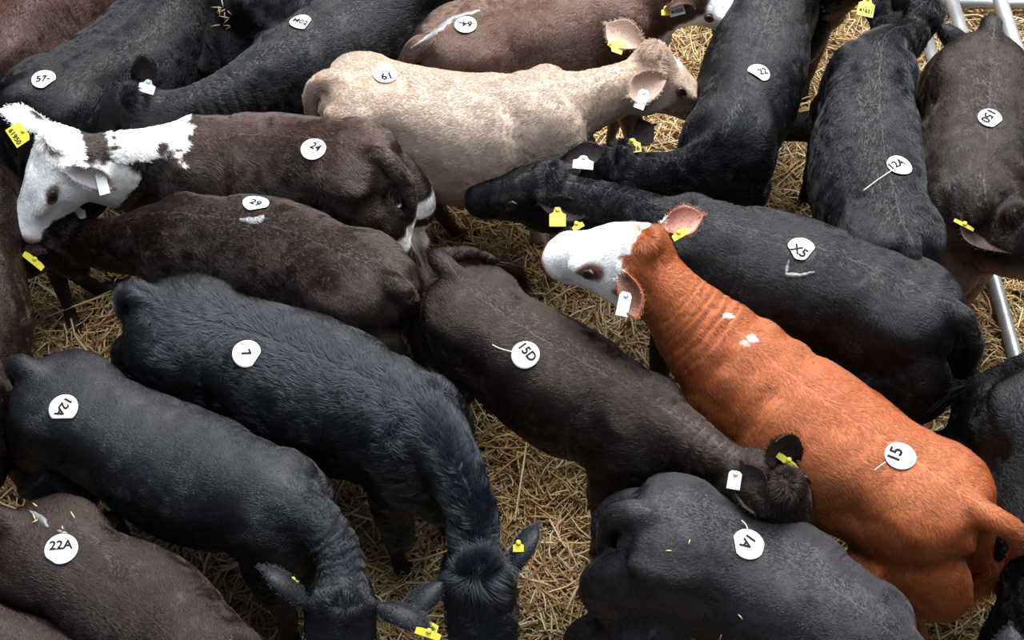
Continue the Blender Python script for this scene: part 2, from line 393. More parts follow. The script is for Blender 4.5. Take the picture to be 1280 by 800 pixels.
NCALF = [0]
def calf(label, spine, nose, coat, zs=None, sc=1.0, wide=1.0, ears=None, head_up=None, HL=0.37, nose_mode='low', fur=1.0, furlen=0.014, voxel=0.0115,
         tail=None, feet=None, stickers=(), tags=(), seed=0, rough=1.0, tail_tuft=True, ear_open=None, glue=None, bits=(), eyes=True, neckw=1.0, neckd=1.0, deep=1.0, earw=0.082, wrinkle=1.0, hz=1.0, group=None):
    Z = zs or (1.03, 1.05, 1.02, 1.05, 1.03, 1.03)
    ctrl = [at(px, py, z*(sc if zs is None else 1)) for (px, py), z in zip(spine, Z)]
    C3, u = spline(ctrl, 90)
    T = nrm(np.gradient(C3, axis=0)); S = nrm(np.cross(T, ZUP)); Dn = np.cross(S, T); Dn = np.where((Dn[:, 2] > 0)[:, None], Dn, -Dn)   # 'up' perpendicular
    HL = HL*hz; poll = C3[-1]; nosep = reach(nose[0], nose[1], poll, HL*sc, nose_mode)
    ha = nrm(nosep-poll); hu = np.array(head_up, float) if head_up is not None else ZUP*0.55+T[-1]*0.45*(1 if ha[2] < -0.3 else 0.0)+ZUP*0.01
    hu = nrm(hu-ha*np.dot(hu, ha)); hs = np.cross(ha, hu)
    soup = Soup(); uu = np.array([s[0] for s in STN])
    rings = []; ax = []
    for us in np.concatenate([np.linspace(0, 0.4, 6)[:-1], np.linspace(0.4, 4.85, 34)]):
        w_ = np.interp(us, uu, [s[1] for s in STN])*sc*wide*.92*(neckw if us > 3.2 else 1); d_ = np.interp(us, uu, [s[2] for s in STN])*sc*.90*deep*(1+(neckd-1)*sstep(3.0, 3.8, np.array(us))); n_ = np.interp(us, uu, [s[3] for s in STN])
        i = us/5*89; i0 = int(min(88, i)); f = i-i0; p = C3[i0]*(1-f)+C3[i0+1]*f; t = nrm(T[i0]); s = nrm(S[i0]*(1-f)+S[i0+1]*f)
        # body sections hang vertically, neck sections turn with the neck
        k = sstep(3.0, 3.8, np.array(us)); upv = nrm(ZUP*(1-k)+Dn[i0]*k)
        x, z = section(w_, d_, n_); drop_end = 0.05*max(0, 1-us/0.25)*sc
        rings.append(p-ZUP*drop_end+x[:, None]*s+z[:, None]*upv)
    soup.add(*loft(rings))
    # muscle and bone masses
    def fr(us):
        i = int(min(89, us/5*89)); return C3[i], T[i], S[i]
    for sg in (-1, 1):
        p, t, s = fr(0.95); soup.add(*ellipsoid(p+s*sg*0.122*sc*wide-ZUP*0.070*sc, (t, s, ZUP), (0.11*sc, 0.052*sc, 0.042*sc)))
        p, t, s = fr(0.12); soup.add(*ellipsoid(p+t*0.03*sc+s*sg*0.055*sc-ZUP*0.085*sc, (t, s, ZUP), (0.07*sc, 0.038*sc, 0.045*sc)))
        p, t, s = fr(0.55); soup.add(*ellipsoid(p+s*sg*0.095*sc*wide-ZUP*0.29*sc, (t, s, ZUP), (0.18*sc, 0.095*sc, 0.21*sc*deep)))
        p, t, s = fr(2.95); soup.add(*ellipsoid(p+s*sg*0.095*sc*wide-ZUP*0.24*sc, (t, s, ZUP), (0.13*sc, 0.085*sc, 0.22*sc)))
    p, t, s = fr(3.25); soup.add(*ellipsoid(p-ZUP*0.36*sc, (t, s, ZUP), (0.13*sc, 0.105*sc, 0.14*sc)))
    p, t, s = fr(2.95); soup.add(*ellipsoid(p-ZUP*0.055*sc, (t, s, ZUP), (0.15*sc, 0.060*sc, 0.060*sc)))
    # legs
    for nm, us, hind, off in (('hind', 0.55, True, .125), ('fore', 2.95, False, .10)):
        p, t, s = fr(us); th = nrm(t*np.array([1, 1, 0]))
        for sg in (-1, 1):
            key = nm+('+' if sg > 0 else '-'); top = p+s*sg*off*sc-ZUP*(0.32 if hind else 0.34)*sc
            ft = p+s*sg*off*sc*1.05+th*(-0.06 if hind else 0.0)+th*RNG.normal(0, 0.04); ft[2] = 0
            if feet and key in feet: ft = at(feet[key][0], feet[key][1], 0)
            L_ = leg(top, ft, hind, th, s*sg, sc); soup.add(L_.v, L_.f)
    # tail
    p, t, s = fr(0.0); th = nrm(t*np.array([1, 1, 0]))
    if tail is None:
        tp = [p+th*0.10-ZUP*0.015, p+th*0.01+ZUP*0.0, p-th*0.045-ZUP*0.06, p-th*0.055-ZUP*0.20, p-th*0.045-ZUP*0.36, p-th*0.05-ZUP*0.52]
    else: tp = [p+th*0.10-ZUP*0.015, p+th*0.01]+[at(*q) for q in tail]
    TP, tu = spline(tp, 26); tr = np.interp(tu, [0, 1, 2, len(tp)-1], [0.035, 0.036, 0.030, 0.014])*sc; soup.add(*tube(TP, tr, 12))
    tuft_end = TP[-1]
    # head
    rings = []
    for (t_, w_, d_, o_) in HEAD:
        x, z = section(w_*sc*HEADW*hz, d_*sc*hz*1.15, 2.15, 0.88); rings.append(poll+ha*t_*HL*sc+hu*(o_+0.045)*sc*hz+x[:, None]*hs+z[:, None]*hu)
    soup.add(*loft(rings))
    soup.add(*ellipsoid(poll+hu*0.02*sc+ha*0.01, (ha, hs, hu), (0.06*sc, 0.062*sc, 0.045*sc)))
    for sg in (-1, 1):
        soup.add(*ellipsoid(poll+ha*.40*HL*sc+hs*sg*.072*sc*hz+hu*0.004*sc, (ha, hs, hu), (0.105*sc, 0.030*sc, 0.026*sc)))
        soup.add(*ellipsoid(poll+ha*.20*HL*sc+hs*sg*.053*sc*hz-hu*0.10*sc, (ha, hs, hu), (0.09*sc, 0.046*sc, 0.08*sc)))
        soup.add(*ellipsoid(poll+ha*.05*HL*sc+hs*sg*.065*sc*hz+hu*0.0*sc, (hs, ha, hu), (0.035*sc, 0.026*sc, 0.026*sc)))
    V, F, NO = remesh(soup, voxel)
    info = dict(axis=C3-ZUP*0.16*sc, u=u, tan=T, side=S, top=C3, poll=poll, ha=ha, hs=hs, hu=hu, HL=HL*sc, sc=sc, hz=hz)
    fd = field(info, V)
    # hollows, folds, lumps
    disp = 0.006*fbm(V, 7.0, seed)+0.003*fbm(V, 22.0, seed+5)
    flank = np.exp(-((fd['u']-1.38)/0.22)**2)*np.exp(-((np.abs(fd['lat'])-0.165*sc)/0.05)**2)*np.exp(-((fd['drop']-0.12*sc)/0.07)**2); disp -= 0.020*flank
    shb = np.exp(-((fd['u']-2.55)/0.10)**2)*sstep(0.04, 0.1, np.abs(fd['lat'])); disp -= 0.010*shb
    neck = sstep(3.4, 3.7, fd['u'])*(1-sstep(4.3, 4.7, fd['u']))*(~fd['inh']); disp += neck*0.0020*wrinkle*np.sin(fd['u']*70+3*fbm(V, 5, 3))
    thg = np.exp(-((fd['u']-1.05)/0.12)**2)*sstep(0.22, 0.30, fd['drop']); disp -= 0.012*thg
    V = V+NO*disp[:, None]
    inh = fd['inh']
    def dent(c, r, dep):
        nonlocal V
        d2 = ((V-c)**2).sum(1)/r**2; V = V-NO*(dep*np.exp(-d2))[:, None]
    eyes_p = []
    for sg in (-1, 1):
        e = poll+ha*.36*HL*sc+hs*sg*.104*sc*hz+hu*0.0; dent(e, 0.022*sc, 0.010); eyes_p.append(e)
        dent(poll+ha*1.0*HL*sc+hs*sg*.036*sc+hu*0.010, 0.011*sc, 0.016)
        ml = poll+ha*.93*HL*sc+hs*sg*.045*sc-hu*0.045*sc; dent(ml, 0.012, 0.008)
    mouth = inh*np.exp(-((fd['hu']+0.062*sc*hz)/0.007)**2)*sstep(.66, .74, fd['ht']); V = V-NO*(0.009*mouth)[:, None]
    n_body = len(V); allV = V.tolist(); allF = list(F); ear_rng = []
    ears = ears or [None, None]
    for sg, e in zip((-1, 1), ears):
        if e == 'none': continue
        b = poll+ha*.05*HL*sc+hs*sg*.088*sc*hz+hu*0.0
        if e is None: tipp = b+(hs*sg*0.85-ha*0.35-hu*0.12)*0.165*sc; op = None
        else:
            el = e[3] if len(e) > 3 else 0.165
            tipp = reach(e[0], e[1], b, el*sc, e[4] if len(e) > 4 else 'level'); op = e[2] if len(e) > 2 else None
        if op is None: op = ha*0.75-hu*0.1+hs*sg*0.3
        ev, ef, n_in = ear_mesh(b, tipp, np.array(op, float), earw*sc, sg)
        k = len(allV); ear_rng.append((k, k+n_in, len(ev))); allV += ev; allF += [tuple(i+k for i in f) for f in ef]
    root = bpy.data.objects.new('calf', None); C.objects.link(root); bx = (C3[0]+C3[-1])/2; root.location = (bx[0], bx[1], 0)
    root['label'] = label; root['category'] = 'calf'
    root['group'] = 'calves crowded in the straw pen'
    bpy.context.view_layer.update()
    inv = np.array([bx[0], bx[1], 0.0])
    hold = bpy.data.objects.new('x', None)
    class PP: pass
    def place(o):  # children are modelled in world coordinates
        o.parent = root; o.location = (-inv[0], -inv[1], 0); return o
    allV = np.array(allV); col = np.ones((len(allV), 4), np.float32); fdA = field(info, allV)
    base, diffuse = coat(allV, fdA, info, seed); col[:, :3] = base; col[:, 3] = diffuse
    for (k0, k1, nn) in ear_rng:
        q = base[k0:k0+nn].mean(0); inner = q*0.6+np.array([.045, .030, .028]) if q.mean() < .2 else q*0.72+PINK*0.2
        col[k0:k1, :3] = inner
    col[:n_body, :3] = np.where((fdA['u'] < 5)[:n_body, None] & (allV[:n_body, 2:3] < 0.055), np.array([.03, .025, .02]), col[:n_body, :3])
    body = mesh_obj('body', allV, allF, HIDE); place(body)
    A = body.data.attributes.new('coat', 'FLOAT_COLOR', 'POINT'); A.data.foreach_set('color', col.reshape(-1))
    tris = np.array([t for f in F for t in ((f[0], f[1], f[2]), (f[0], f[2], f[3]) if len(f) == 4 else (f[0], f[1], f[2]))])
    info['bvh'] = BVHTree.FromPolygons(allV[:n_body].tolist(), F); info['lift'] = 0.004+furlen*0.20
    # fur
    info['bald'] = [(q, st_['r']*0.96) for st_ in stickers for q in [drape(info['bvh'], st_['px'], st_['py'])[0]] if q is not None]
    if fur > 0: grow_fur(V, tris, info, coat, seed, fur, furlen, rough, place, tuft_end if tail_tuft else None, TP, NO, allV, allF, ear_rng)
    if eyes:
        for e, sg in zip(eyes_p, (-1, 1)):
            q = e-hs*sg*0.012*sc
            V2, F2 = ellipsoid(q, (ha, hs, hu), (0.019*sc, 0.014*sc, 0.016*sc)); place(mesh_obj('eye', V2, F2, M_EYE))
            # lid rim
            a = np.linspace(0, 2*math.pi, 24, endpoint=False); ringp = [q+hs*sg*0.009*sc+ha*0.024*sc*math.cos(t)+hu*(0.0125*math.sin(t)-.004*math.cos(t))*sc for t in a]
            ringp.append(ringp[0]); V3, F3 = tube(ringp, 0.0042*sc, 8); place(mesh_obj('eyelid', V3, F3, M_LID_D if base[:n_body][inh].mean() < .1 else M_LID))
    before = set(C.objects)
    for st in stickers: sticker(None, info, **st)
    for tg in tags:
        hit = None; r = ray(tg['px'], tg['py'])
        # find the ear point nearest to that line of sight
        E = allV[n_body:]; d = E-CP; dist = np.linalg.norm(d-(d@r)[:, None]*r, axis=1) if len(E) else np.array([9])
        if len(E):
            dd_ = (E[dist.argmin()]-CP)@r; hb = info['bvh'].ray_cast(Vector(CP), Vector(r)); c = CP+r*(min(dd_, hb[3] if hb[0] is not None and abs(hb[3]-dd_) < .25 else dd_)-0.020)
        else: c = reach(tg['px'], tg['py'], poll, 0.2, 'high')
        tag_plate(None, c, np.array(tg.get('n', (0, -.5, .85))), tg.get('rot', 0), tg.get('w', .05), tg.get('h', .06), tg['mat'], tg.get('text'), tg['label'], tg.get('shape', 'flag'))
    if glue:
        for g in glue: glue_mark(info, *g)
    for k_, g in enumerate(bits): wisps(info, *g, seed+k_)
    for o in list(C.objects):
        if o not in before and o.parent is None: place(o)
    NCALF[0] += 1; return root, info

def wisps(info, px, py, spread, n, seed=0):
    r = random.Random(seed); s = Soup()
    for _ in range(n):
        x, y = px+r.gauss(0, spread), py+r.gauss(0, spread); a = r.uniform(0, 6.28); l = r.uniform(2, 6); ps = []
        for t in (-1, 0, 1):
            p, nn = drape(info['bvh'], x+math.cos(a)*l*t, y+math.sin(a)*l*t)
            if p is None: break
            ps.append(p+nn*(info['lift']*1.0+0.004))
        if len(ps) == 3 and np.linalg.norm(ps[0]-ps[2]) < .08: V, F = tube(ps, [.0012, .0019, .0010], 5); mesh_obj('straw_wisp', V, F, M_WISP)
def glue_mark(info, pts, wd, seed=0):
    """a crust of dried glue or dirt on the coat: broad irregular strip"""
    P = []
    for (a, b) in zip(pts[:-1], pts[1:]):
        for k in range(6): P.append((a[0]+(b[0]-a[0])*k/6, a[1]+(b[1]-a[1])*k/6))
    P.append(pts[-1]); V = []; F = []; r = random.Random(seed+int(pts[0][0])); m = 0
    for i, (x, y) in enumerate(P):
        d = (P[min(i+1, len(P)-1)][0]-P[max(0, i-1)][0], P[min(i+1, len(P)-1)][1]-P[max(0, i-1)][1]); L = math.hypot(*d) or 1; nx, ny = -d[1]/L, d[0]/L
        taper = math.sin(math.pi*(i+0.6)/(len(P)+0.2))**0.5; row = []
        wl, wr = wd*taper*r.uniform(.5, 1), wd*taper*r.uniform(.5, 1)
        for k in range(5):
            s = -wl+(wl+wr)*k/4; p, n = drape(info['bvh'], x+nx*s, y+ny*s)
            if p is None: return
            edge = 0.0 if k in (0, 4) else 1.0; row.append(p+n*(info['lift']*0.55+0.004*edge*r.random()-0.004*(1-edge)))
        V += row
    for i in range(len(P)-1):
        for k in range(4): a = i*5+k; F.append((a, a+5, a+6, a+1))
    nb = len(V); V += [v-np.array([0, 0, .004]) for v in V]; F += [tuple(i+nb for i in f[::-1]) for f in F]
    mesh_obj('dried_glue', V, F, M_GLUE)

def grow_fur(V, tris, info, coat, seed, fur, furlen, rough, place, tuft_end, TP, NO, allV, allF, ear_rng):
    rng = np.random.default_rng(seed+77)
    a, b, c = V[tris[:, 0]], V[tris[:, 1]], V[tris[:, 2]]; cr = np.cross(b-a, c-a); ar = np.linalg.norm(cr, axis=1)/2; fn = cr/(2*ar[:, None]+1e-12)
    ce = (a+b+c)/3; px, py = proj(ce); vis = ((CP-ce)*fn).sum(1)/np.linalg.norm(CP-ce, axis=1)
    ok = (ce[:, 2] > 0.30) & (px > -120) & (px < 1400) & (py > -120) & (py < 920) & (vis > -0.45)
    wgt = ar*ok
    if wgt.sum() < 1e-6: return
    for (q, rr) in info['bald']: wgt = wgt*(((ce-q)**2).sum(1) > rr*rr)
    n = int(min(150000, wgt.sum()*95000*fur)); k = rng.choice(len(tris), n, p=wgt/wgt.sum())
    r1 = np.sqrt(rng.random(n)); r2 = rng.random(n); P = a[k]*(1-r1)[:, None]+b[k]*(r1*(1-r2))[:, None]+c[k]*(r1*r2)[:, None]
    vn = NO[tris[k, 0]]*(1-r1)[:, None]+NO[tris[k, 1]]*(r1*(1-r2))[:, None]+NO[tris[k, 2]]*(r1*r2)[:, None]; Nn = nrm(vn)
    fd = field(info, P); col, diff = coat(P, fd, info, seed)
    side = fd['side']*np.sign(fd['lat'])[:, None]; s_amt = np.clip(np.abs(fd['lat'])/(0.12), 0, 1)[:, None]
    D = -fd['tan']*1.0-ZUP*0.75*s_amt+side*0.35*(1-s_amt)
    D = np.where(fd['inh'][:, None], -info['hu']*0.3+info['ha']*0.8+info['hs']*np.sign(fd['hs'])[:, None]*0.5, D)
    nz = np.stack([fbm(P, 9, seed+11), fbm(P, 9, seed+23), fbm(P, 9, seed+31)], 1)*0.85*rough+np.stack([vnoise(P, 40, seed+41), vnoise(P, 40, seed+43), vnoise(P, 40, seed+47)], 1)*0.55*rough
    D = D+nz*1.1+rng.normal(0, 0.16, (n, 3)); D = nrm(D-Nn*(D*Nn).sum(1)[:, None])
    L = furlen*rng.uniform(0.65, 1.2, n); topknot = np.exp(-(((P-info['poll']-info['hu']*.04)**2).sum(1))/(0.065**2)); L = L*(1+0.9*topknot)
    L = np.where(fd['inh'] & (fd['ht'] > 0.2), L*0.55, L); L = np.where(fd['inh'] & (fd['ht'] > 0.93), L*0.25, L)
    lift = (0.24+0.10*rng.random(n)+0.5*topknot)*(0.7+0.3*rough)
    K = 4; Q = np.zeros((n, K, 3), np.float32); ts = np.linspace(0, 1, K)
    for i, t in enumerate(ts):
        Q[:, i] = P-Nn*0.001+D*(L*t)[:, None]+Nn*(L*lift*(1.5*t-0.75*t*t))[:, None]
    ps = [Q]; cols = [np.concatenate([col, diff[:, None]], 1)]; rad = [np.full(n, 0.00062)*rng.uniform(.7, 1.2, n)*(1+0.3*(furlen > 0.02))]
    # tail switch
    if tuft_end is not None:
        m = 2600; e = TP[-1]; d = nrm(TP[-1]-TP[-4]); i0 = rng.integers(-7, 0, m); root = TP[i0]+rng.normal(0, 0.008, (m, 3)); dirs = nrm(d*1.0+rng.normal(0, 0.30, (m, 3))-ZUP*0.25)
        Lt = rng.uniform(0.05, 0.13, m); QQ = np.zeros((m, K, 3), np.float32)
        for i, t in enumerate(ts): QQ[:, i] = root+dirs*(Lt*t)[:, None]-ZUP*(Lt*0.35*t*t)[:, None]+rng.normal(0, 0.002, (m, 3))*t
        fdt = field(info, root); ct, dt = coat(root, fdt, info, seed)
        if info.get('tuft_col') is not None: ct = np.tile(info['tuft_col'], (m, 1))
        ps.append(QQ); cols.append(np.concatenate([ct, dt[:, None]], 1)); rad.append(np.full(m, 0.0011))
    # ear fringe
    for (k0, k1, nn) in ear_rng:
        m = 1300; j = rng.integers(k0, k0+nn, m); rt = allV[j]+rng.normal(0, .0035, (m, 3)); cen = allV[k0:k0+nn].mean(0); bse = allV[k0:k0+11].mean(0); tipd = nrm(allV[k0+nn//2-6]-bse)
        dd = nrm(tipd[None]*1.0+nrm(rt-cen)*0.6+rng.normal(0, .3, (m, 3))); Lt = rng.uniform(.004, .009, m); QQ = np.zeros((m, K, 3), np.float32)
        for i, t in enumerate(ts): QQ[:, i] = rt+dd*(Lt*t)[:, None]
        fdt = field(info, rt); ct, dt = coat(rt, fdt, info, seed); ps.append(QQ); cols.append(np.concatenate([ct, dt[:, None]], 1)); rad.append(np.full(m, 0.0005))
    Q = np.concatenate(ps); cc = np.concatenate(cols).astype(np.float32); R = np.concatenate(rad); n = len(Q)
    cc[:, :3] *= rng.uniform(0.75, 1.25, (n, 1))
    cu = bpy.data.hair_curves.new('fur_coat'); cu.add_curves([K]*n)
    cu.attributes['position'].data.foreach_set('vector', Q.reshape(-1).astype(np.float32))
    ra = cu.attributes.get('radius') or cu.attributes.new('radius', 'FLOAT', 'POINT')
    ra.data.foreach_set('value', (R[:, None]*np.array([1, 1, .8, .25])[None]).reshape(-1).astype(np.float32))
    A = cu.attributes.new('coat', 'FLOAT_COLOR', 'CURVE'); A.data.foreach_set('color', cc.reshape(-1))
    cu.materials.append(FUR); o = bpy.data.objects.new('fur_coat', cu); C.objects.link(o); place(o)

# ------------------------------------------------------------------ coat colours (markings of the animal itself)
def plain(c, warm=0.0, warmcol=DKBR, d=0.45):
    def f(P, fd, info, seed):
        base = np.tile(c, (len(P), 1)); k = warm*sstep(-0.35, 0.5, fbm(P, 4.0, seed+60)+0.9*(fd['drop']-0.12)); return base+(warmcol-base)*np.clip(k, 0, 1)[:, None], np.full(len(P), d)
    return f
def mixc(a, b, k): return a+(b-a)*np.clip(k, 0, 1)[:, None]
def muzzle(c, fd, col, t0=.93): return mixc(c, np.tile(col, (len(c), 1)), (fd['inh']*sstep(t0, t0+.05, fd['ht'])))
def eye_patch(c, P, info, col, r):
    for sg in (-1, 1):
        e = info['poll']+info['ha']*.35*info['HL']+info['hs']*sg*.104*info['hz']*info['sc']; d = P-e
        k = sstep(r*1.25, r*.8, np.sqrt(((d@info['ha'])*0.75+(d@info['hu'])*.3)**2+(d@info['hu'])**2*2.2+(d@info['hs'])**2*.3)); c = mixc(c, np.tile(col, (len(c), 1)), k)
    return c
def coat_white_face_dark(P, fd, info, seed):      # black-brown calf, white face, white crest along the neck
    c, d = plain(DKBR*.55, 0.8, BROWN*.45, .3)(P, fd, info, seed); nz = fbm(P, 26, 4)*0.035+fbm(P, 9, 8)*0.03
    face = fd['inh']*sstep(-0.01, 0.01, fd['ht']*0.4-0.0+nz*0.6) ; 
    crest = sstep(0, .012, 0.055+nz*2.6-fd['drop'])*sstep(3.02, 3.08, fd['u']+nz*4)*(1-sstep(4.35, 4.45, fd['u']+nz*3))
    lowface = (~fd['inh'])*(fd['u'] > 4.88)*1.0
    k = np.maximum(np.maximum(face, crest), lowface); c = mixc(c, np.tile(WHITE, (len(P), 1)), k)
    c = muzzle(c, fd, PINK, .89); c = eye_patch(c, P, info, np.array([.25, .2, .18]), .033); bh = (info['top'][0]-P)@info['tan'][0]
    tl = (fd['u'] < .3)*(bh > -.02)*sstep(.80, .78, P[:, 2])*(P[:, 2] > .45)*(~((P[:, 2] > .66)&(P[:, 2] < .71)))
    c = mixc(c, np.tile(WHITE, (len(P), 1)), tl*1.0); return c, np.maximum(k*0.8, 0)
def coat_red(P, fd, info, seed):
    c = np.tile(RED, (len(P), 1)); c = mixc(c, np.tile(np.array([.27, .06, .018]), (len(P), 1)), sstep(-.1, .6, fbm(P, 5, 3))*0.6)
    nz = fbm(P, 24, 4)*0.12+fbm(P, 8, 8)*0.10; k = fd['inh']*np.maximum(sstep(0.07, .10, fd['ht']+nz*0.9+1.7*np.clip(fd['hu'], -.09, .2)), sstep(-.165, -.175, fd['hu']+nz*.2)*(fd['ht'] > .22))
    rim = fd['inh']*np.exp(-((fd['ht']+nz*0.9+1.7*np.clip(fd['hu'], -.09, .2)-0.04)/.03)**2)*(fd['hu'] > -.06)*sstep(-.6, .3, fbm(P, 12, 9)); c = mixc(c, np.tile(np.array([.07, .02, .01]), (len(P), 1)), rim*0.6)
    sp = 0
    for (uu_, la_, rr_) in ((2.98, .012, .016), (3.08, -.01, .010), (3.42, .015, .013)):
        j = int(uu_/5*89); q = info['top'][j]+info['side'][j]*la_; sp = np.maximum(sp, sstep(rr_, rr_*.7, np.sqrt(((P-q)[:, :2]**2).sum(1))+.008*vnoise(P, 70, 19))*(fd['drop'] < .06)); k = np.maximum(k, sp)
    c = mixc(c, np.tile(WHITE, (len(P), 1)), k); c = muzzle(c, fd, PINK, .91); c = eye_patch(c, P, info, np.array([.20, .09, .06]), .046); return c, np.full(len(P), .45)+k*0.35
def coat_tan(P, fd, info, seed):
    c = np.tile(TAN, (len(P), 1)); c = mixc(c, np.tile(np.array([.40, .28, .20]), (len(P), 1)), sstep(-.2, .6, fbm(P, 6, 3))*0.5+.35*sstep(3.4, 3.9, fd['u']))
    c = mixc(c, np.tile(np.array([.30, .20, .155]), (len(P), 1)), 0.7*np.exp(-(((P-info['poll']-info['hu']*.04-info['ha']*.05)**2).sum(1))/(0.06**2)))
    k = fd['inh']*sstep(0.03, .02, np.hypot(fd['ht']*.39-.11, fd['hs'])+.01*vnoise(P, 60, 2))*(fd['hu'] > 0); c = mixc(c, np.tile(WHITE, (len(P), 1)), k)
    c = mixc(c, np.tile(np.array([.30, .22, .18]), (len(P), 1)), fd['inh']*sstep(.35, .9, fd['ht'])*0.6); return c, np.full(len(P), .85)
def coat_half_white_head(P, fd, info, seed):
    c, d = plain(BROWN*0.8, 0.5, BROWN)(P, fd, info, seed); k = fd['inh']*sstep(0.22, .28, fd['ht']+.1*fbm(P, 20, 3)); return mixc(c, np.tile(WHITE, (len(P), 1)), k), k*.8

def coat_brown_throat(P, fd, info, seed):
    c, d = plain(BRBLK*1.2, .5, DKBR)(P, fd, info, seed); k = sstep(3.1, 3.5, fd['u']+.2*fbm(P, 8, 2))*sstep(.07, .16, fd['drop']); return mixc(c, np.tile(np.array([.13, .065, .042]), (len(P), 1)), k*(P[:, 2] > .4)), d
B_ = plain(BLACK, 0.12, BRBLK, .3); BB = plain(BRBLK, 0.6, DKBR); DB = plain(DKBR*.5, 0.8, DKBR*1.1, .25); BR = plain(BROWN*.8, 0.5, DKBR)
YEL, WHT = M_YEL, M_WHT
def st(px, py, text, rot, r=.042, **k): return dict(px=px, py=py, text=text, rot=rot, r=r, **k)
def tg(px, py, mat, label, **k): return dict(px=px, py=py, mat=mat, label=label, **k)

CALVES = __import__('os').environ.get('ONLY')
def go(key, *a, **k):
    if CALVES and key not in CALVES.split(','): return
    return calf(*a, **k)
#CALVES_BEGIN
go('A', 'dark brown calf filling the top left corner of the pen', [(-90, 75), (-25, 22), (60, -62), (140, -140), (190, -190), (225, -230)], (260, -240), BR, seed=1, fur=.8)
go('B', 'black calf with its numbered rump behind the white-faced calf, top left', [(12, 122), (60, 88), (155, 30), (225, -55), (260, -110), (285, -150)], (330, -190), B_, seed=2, zs=(1.03, 1.05, 1.0, .98, .92, .88),
   stickers=[st(55, 100, '57-', 8, .041, cut=[(-40, .8)], tsize=.36, label='sticker numbered 57')])
go('C', 'black calf with straw-soiled rump at the top edge', [(298, 0), (310, -48), (330, -130), (348, -210), (365, -260), (370, -300)], (375, -330), B_, seed=3, wide=.95, zs=(1.14, 1.16, 1.12, 1.10, 1.03, 1.0), bits=[(284, 22, 9, 9), (276, 12, 4, 4)], tail=[(296, 14, 1.06), (286, 34, .95), (284, 52, .86), (286, 66, .78)])
go('D', 'black calf lowering its head behind the white-crested calf', [(575, -105), (520, -62), (445, -12), (352, 46), (258, 106), (170, 128)], (100, 165), B_, seed=4, zs=(1.03, 1.05, 1.02, 1.05, 1.06, 1.10),
   earw=.095, ears=[(195, 137, (-.2, -.7, .6)), (190, 80, (-.2, -.7, .6), .15, 'high')], stickers=[st(376, 29, 'M02', -22, .040, cut=[(-20, .72)], tsize=.36, label='sticker numbered M02')],
   tags=[tg(184, 108, WHT, 'pale ear tag', w=.055, h=.045, rot=-15)])
go('E', 'reddish brown calf with grey smear on its rump, behind the tan calf', [(520, 58), (592, 22), (690, -2), (785, -20), (825, -26), (856, -22)], (925, 18), coat_half_white_head, seed=5, glue=[([(514, 60), (535, 47), (552, 34), (566, 22), (600, 14)], 4.5)], zs=(1.03, 1.05, 1.02, 1.05, 1.08, 1.1), ears=['none', (836, 12)],
   stickers=[st(582, 32, '64-', 175, .040, tsize=.36, label='sticker numbered 64')], tags=[tg(845, 10, WHT, 'white ear tag', text='41026', w=.055, h=.055, rot=15), tg(832, 14, YEL, 'yellow ear tag', w=.03, h=.03)])
go('F', 'tan woolly calf with pale coat in the middle of the top row', [(402, 100), (455, 94), (580, 116), (692, 102), (752, 92), (812, 74)], (884, 128), coat_tan, seed=6, furlen=.011, rough=1.8, earw=.105,
   ears=[(757, 30, (.3, -.7, .6)), (787, 120, (.3, -.7, .6))], stickers=[st(481, 94, '19', 200, .042, tsize=.40, toff=(0, .3), label='sticker numbered 19')],
   tags=[tg(770, 57, YEL, 'yellow ear tag', rot=70, w=.05, h=.06), tg(802, 124, WHT, 'white ear tag', rot=-20, w=.036, h=.07, shape='bar')])
go('G', 'dark calf with white face and white crest along its neck', [(486, 200), (430, 178), (332, 168), (228, 166), (150, 170), (76, 178)], (26, 288), coat_white_face_dark, seed=7, hz=1.08, neckd=1.35, zs=(1.03, 1.05, 1.03, 1.05, 1.08, 1.12), nose_mode='low',
   ears=[(152, 240, (-.5, -.7, .5)), (-2, 138)], stickers=[st(392, 187, '24', -32, .042, tsize=.34, toff=(.1, .25), label='sticker numbered 24')],
   tags=[tg(23, 168, YEL, 'yellow ear tag', text='61950', rot=-55, w=.07, h=.055, shape='bar'), tg(128, 229, WHT, 'white ear tag', rot=15, w=.034, h=.075, shape='bar'), ],
   tail=[(508, 235, .93), (512, 268, .82), (508, 295, .7), (516, 318, .62)])
go('H', 'dark brown calf under the white-faced calf, numbered 29', [(505, 362), (432, 320), (330, 280), (205, 266), (138, 278), (82, 286)], (15, 305), DB, seed=8, zs=(1.0, 1.02, 1.0, 1.0, .92, .80),
   ears=[(12, 320), (110, 262, (0, -.6, .8), .1, 'high')], stickers=[st(320, 256, '29', -22, .042, cut=[(-70, .75)], tsize=.36, label='sticker numbered 29')], tags=[tg(42, 326, YEL, 'yellow ear tag', rot=-38, w=.085, h=.022, shape='bar'), tg(97, 266, WHT, 'white ear tag under the white jaw', rot=8, w=.055, h=.045)],
   glue=[([(300, 275), (322, 276), (330, 270)], 6)], tail=[(515, 385, .9), (508, 420, .75), (500, 445, .6)])
go('I', 'shaggy black calf numbered 7 with its neck bent downwards', [(168, 366), (238, 392), (372, 436), (520, 508), (582, 606), (598, 712)], (610, 860), plain(np.array([.005, .0065, .0095]), .05, BRBLK, .08), seed=9, furlen=.034, rough=1.4, fur=1.25, zs=(1.04, 1.06, 1.04, 1.06, .98, .86),
   ears=[(672, 656), (498, 776)], stickers=[st(309, 443, '7', -65, .042, cut=[(-30, .85)], tsize=.36, label='sticker numbered 7')], tags=[tg(648, 683, YEL, 'yellow ear tag', w=.03, h=.03), tg(530, 780, YEL, 'yellow ear tag', rot=-18, w=.08, h=.02, shape='bar')])
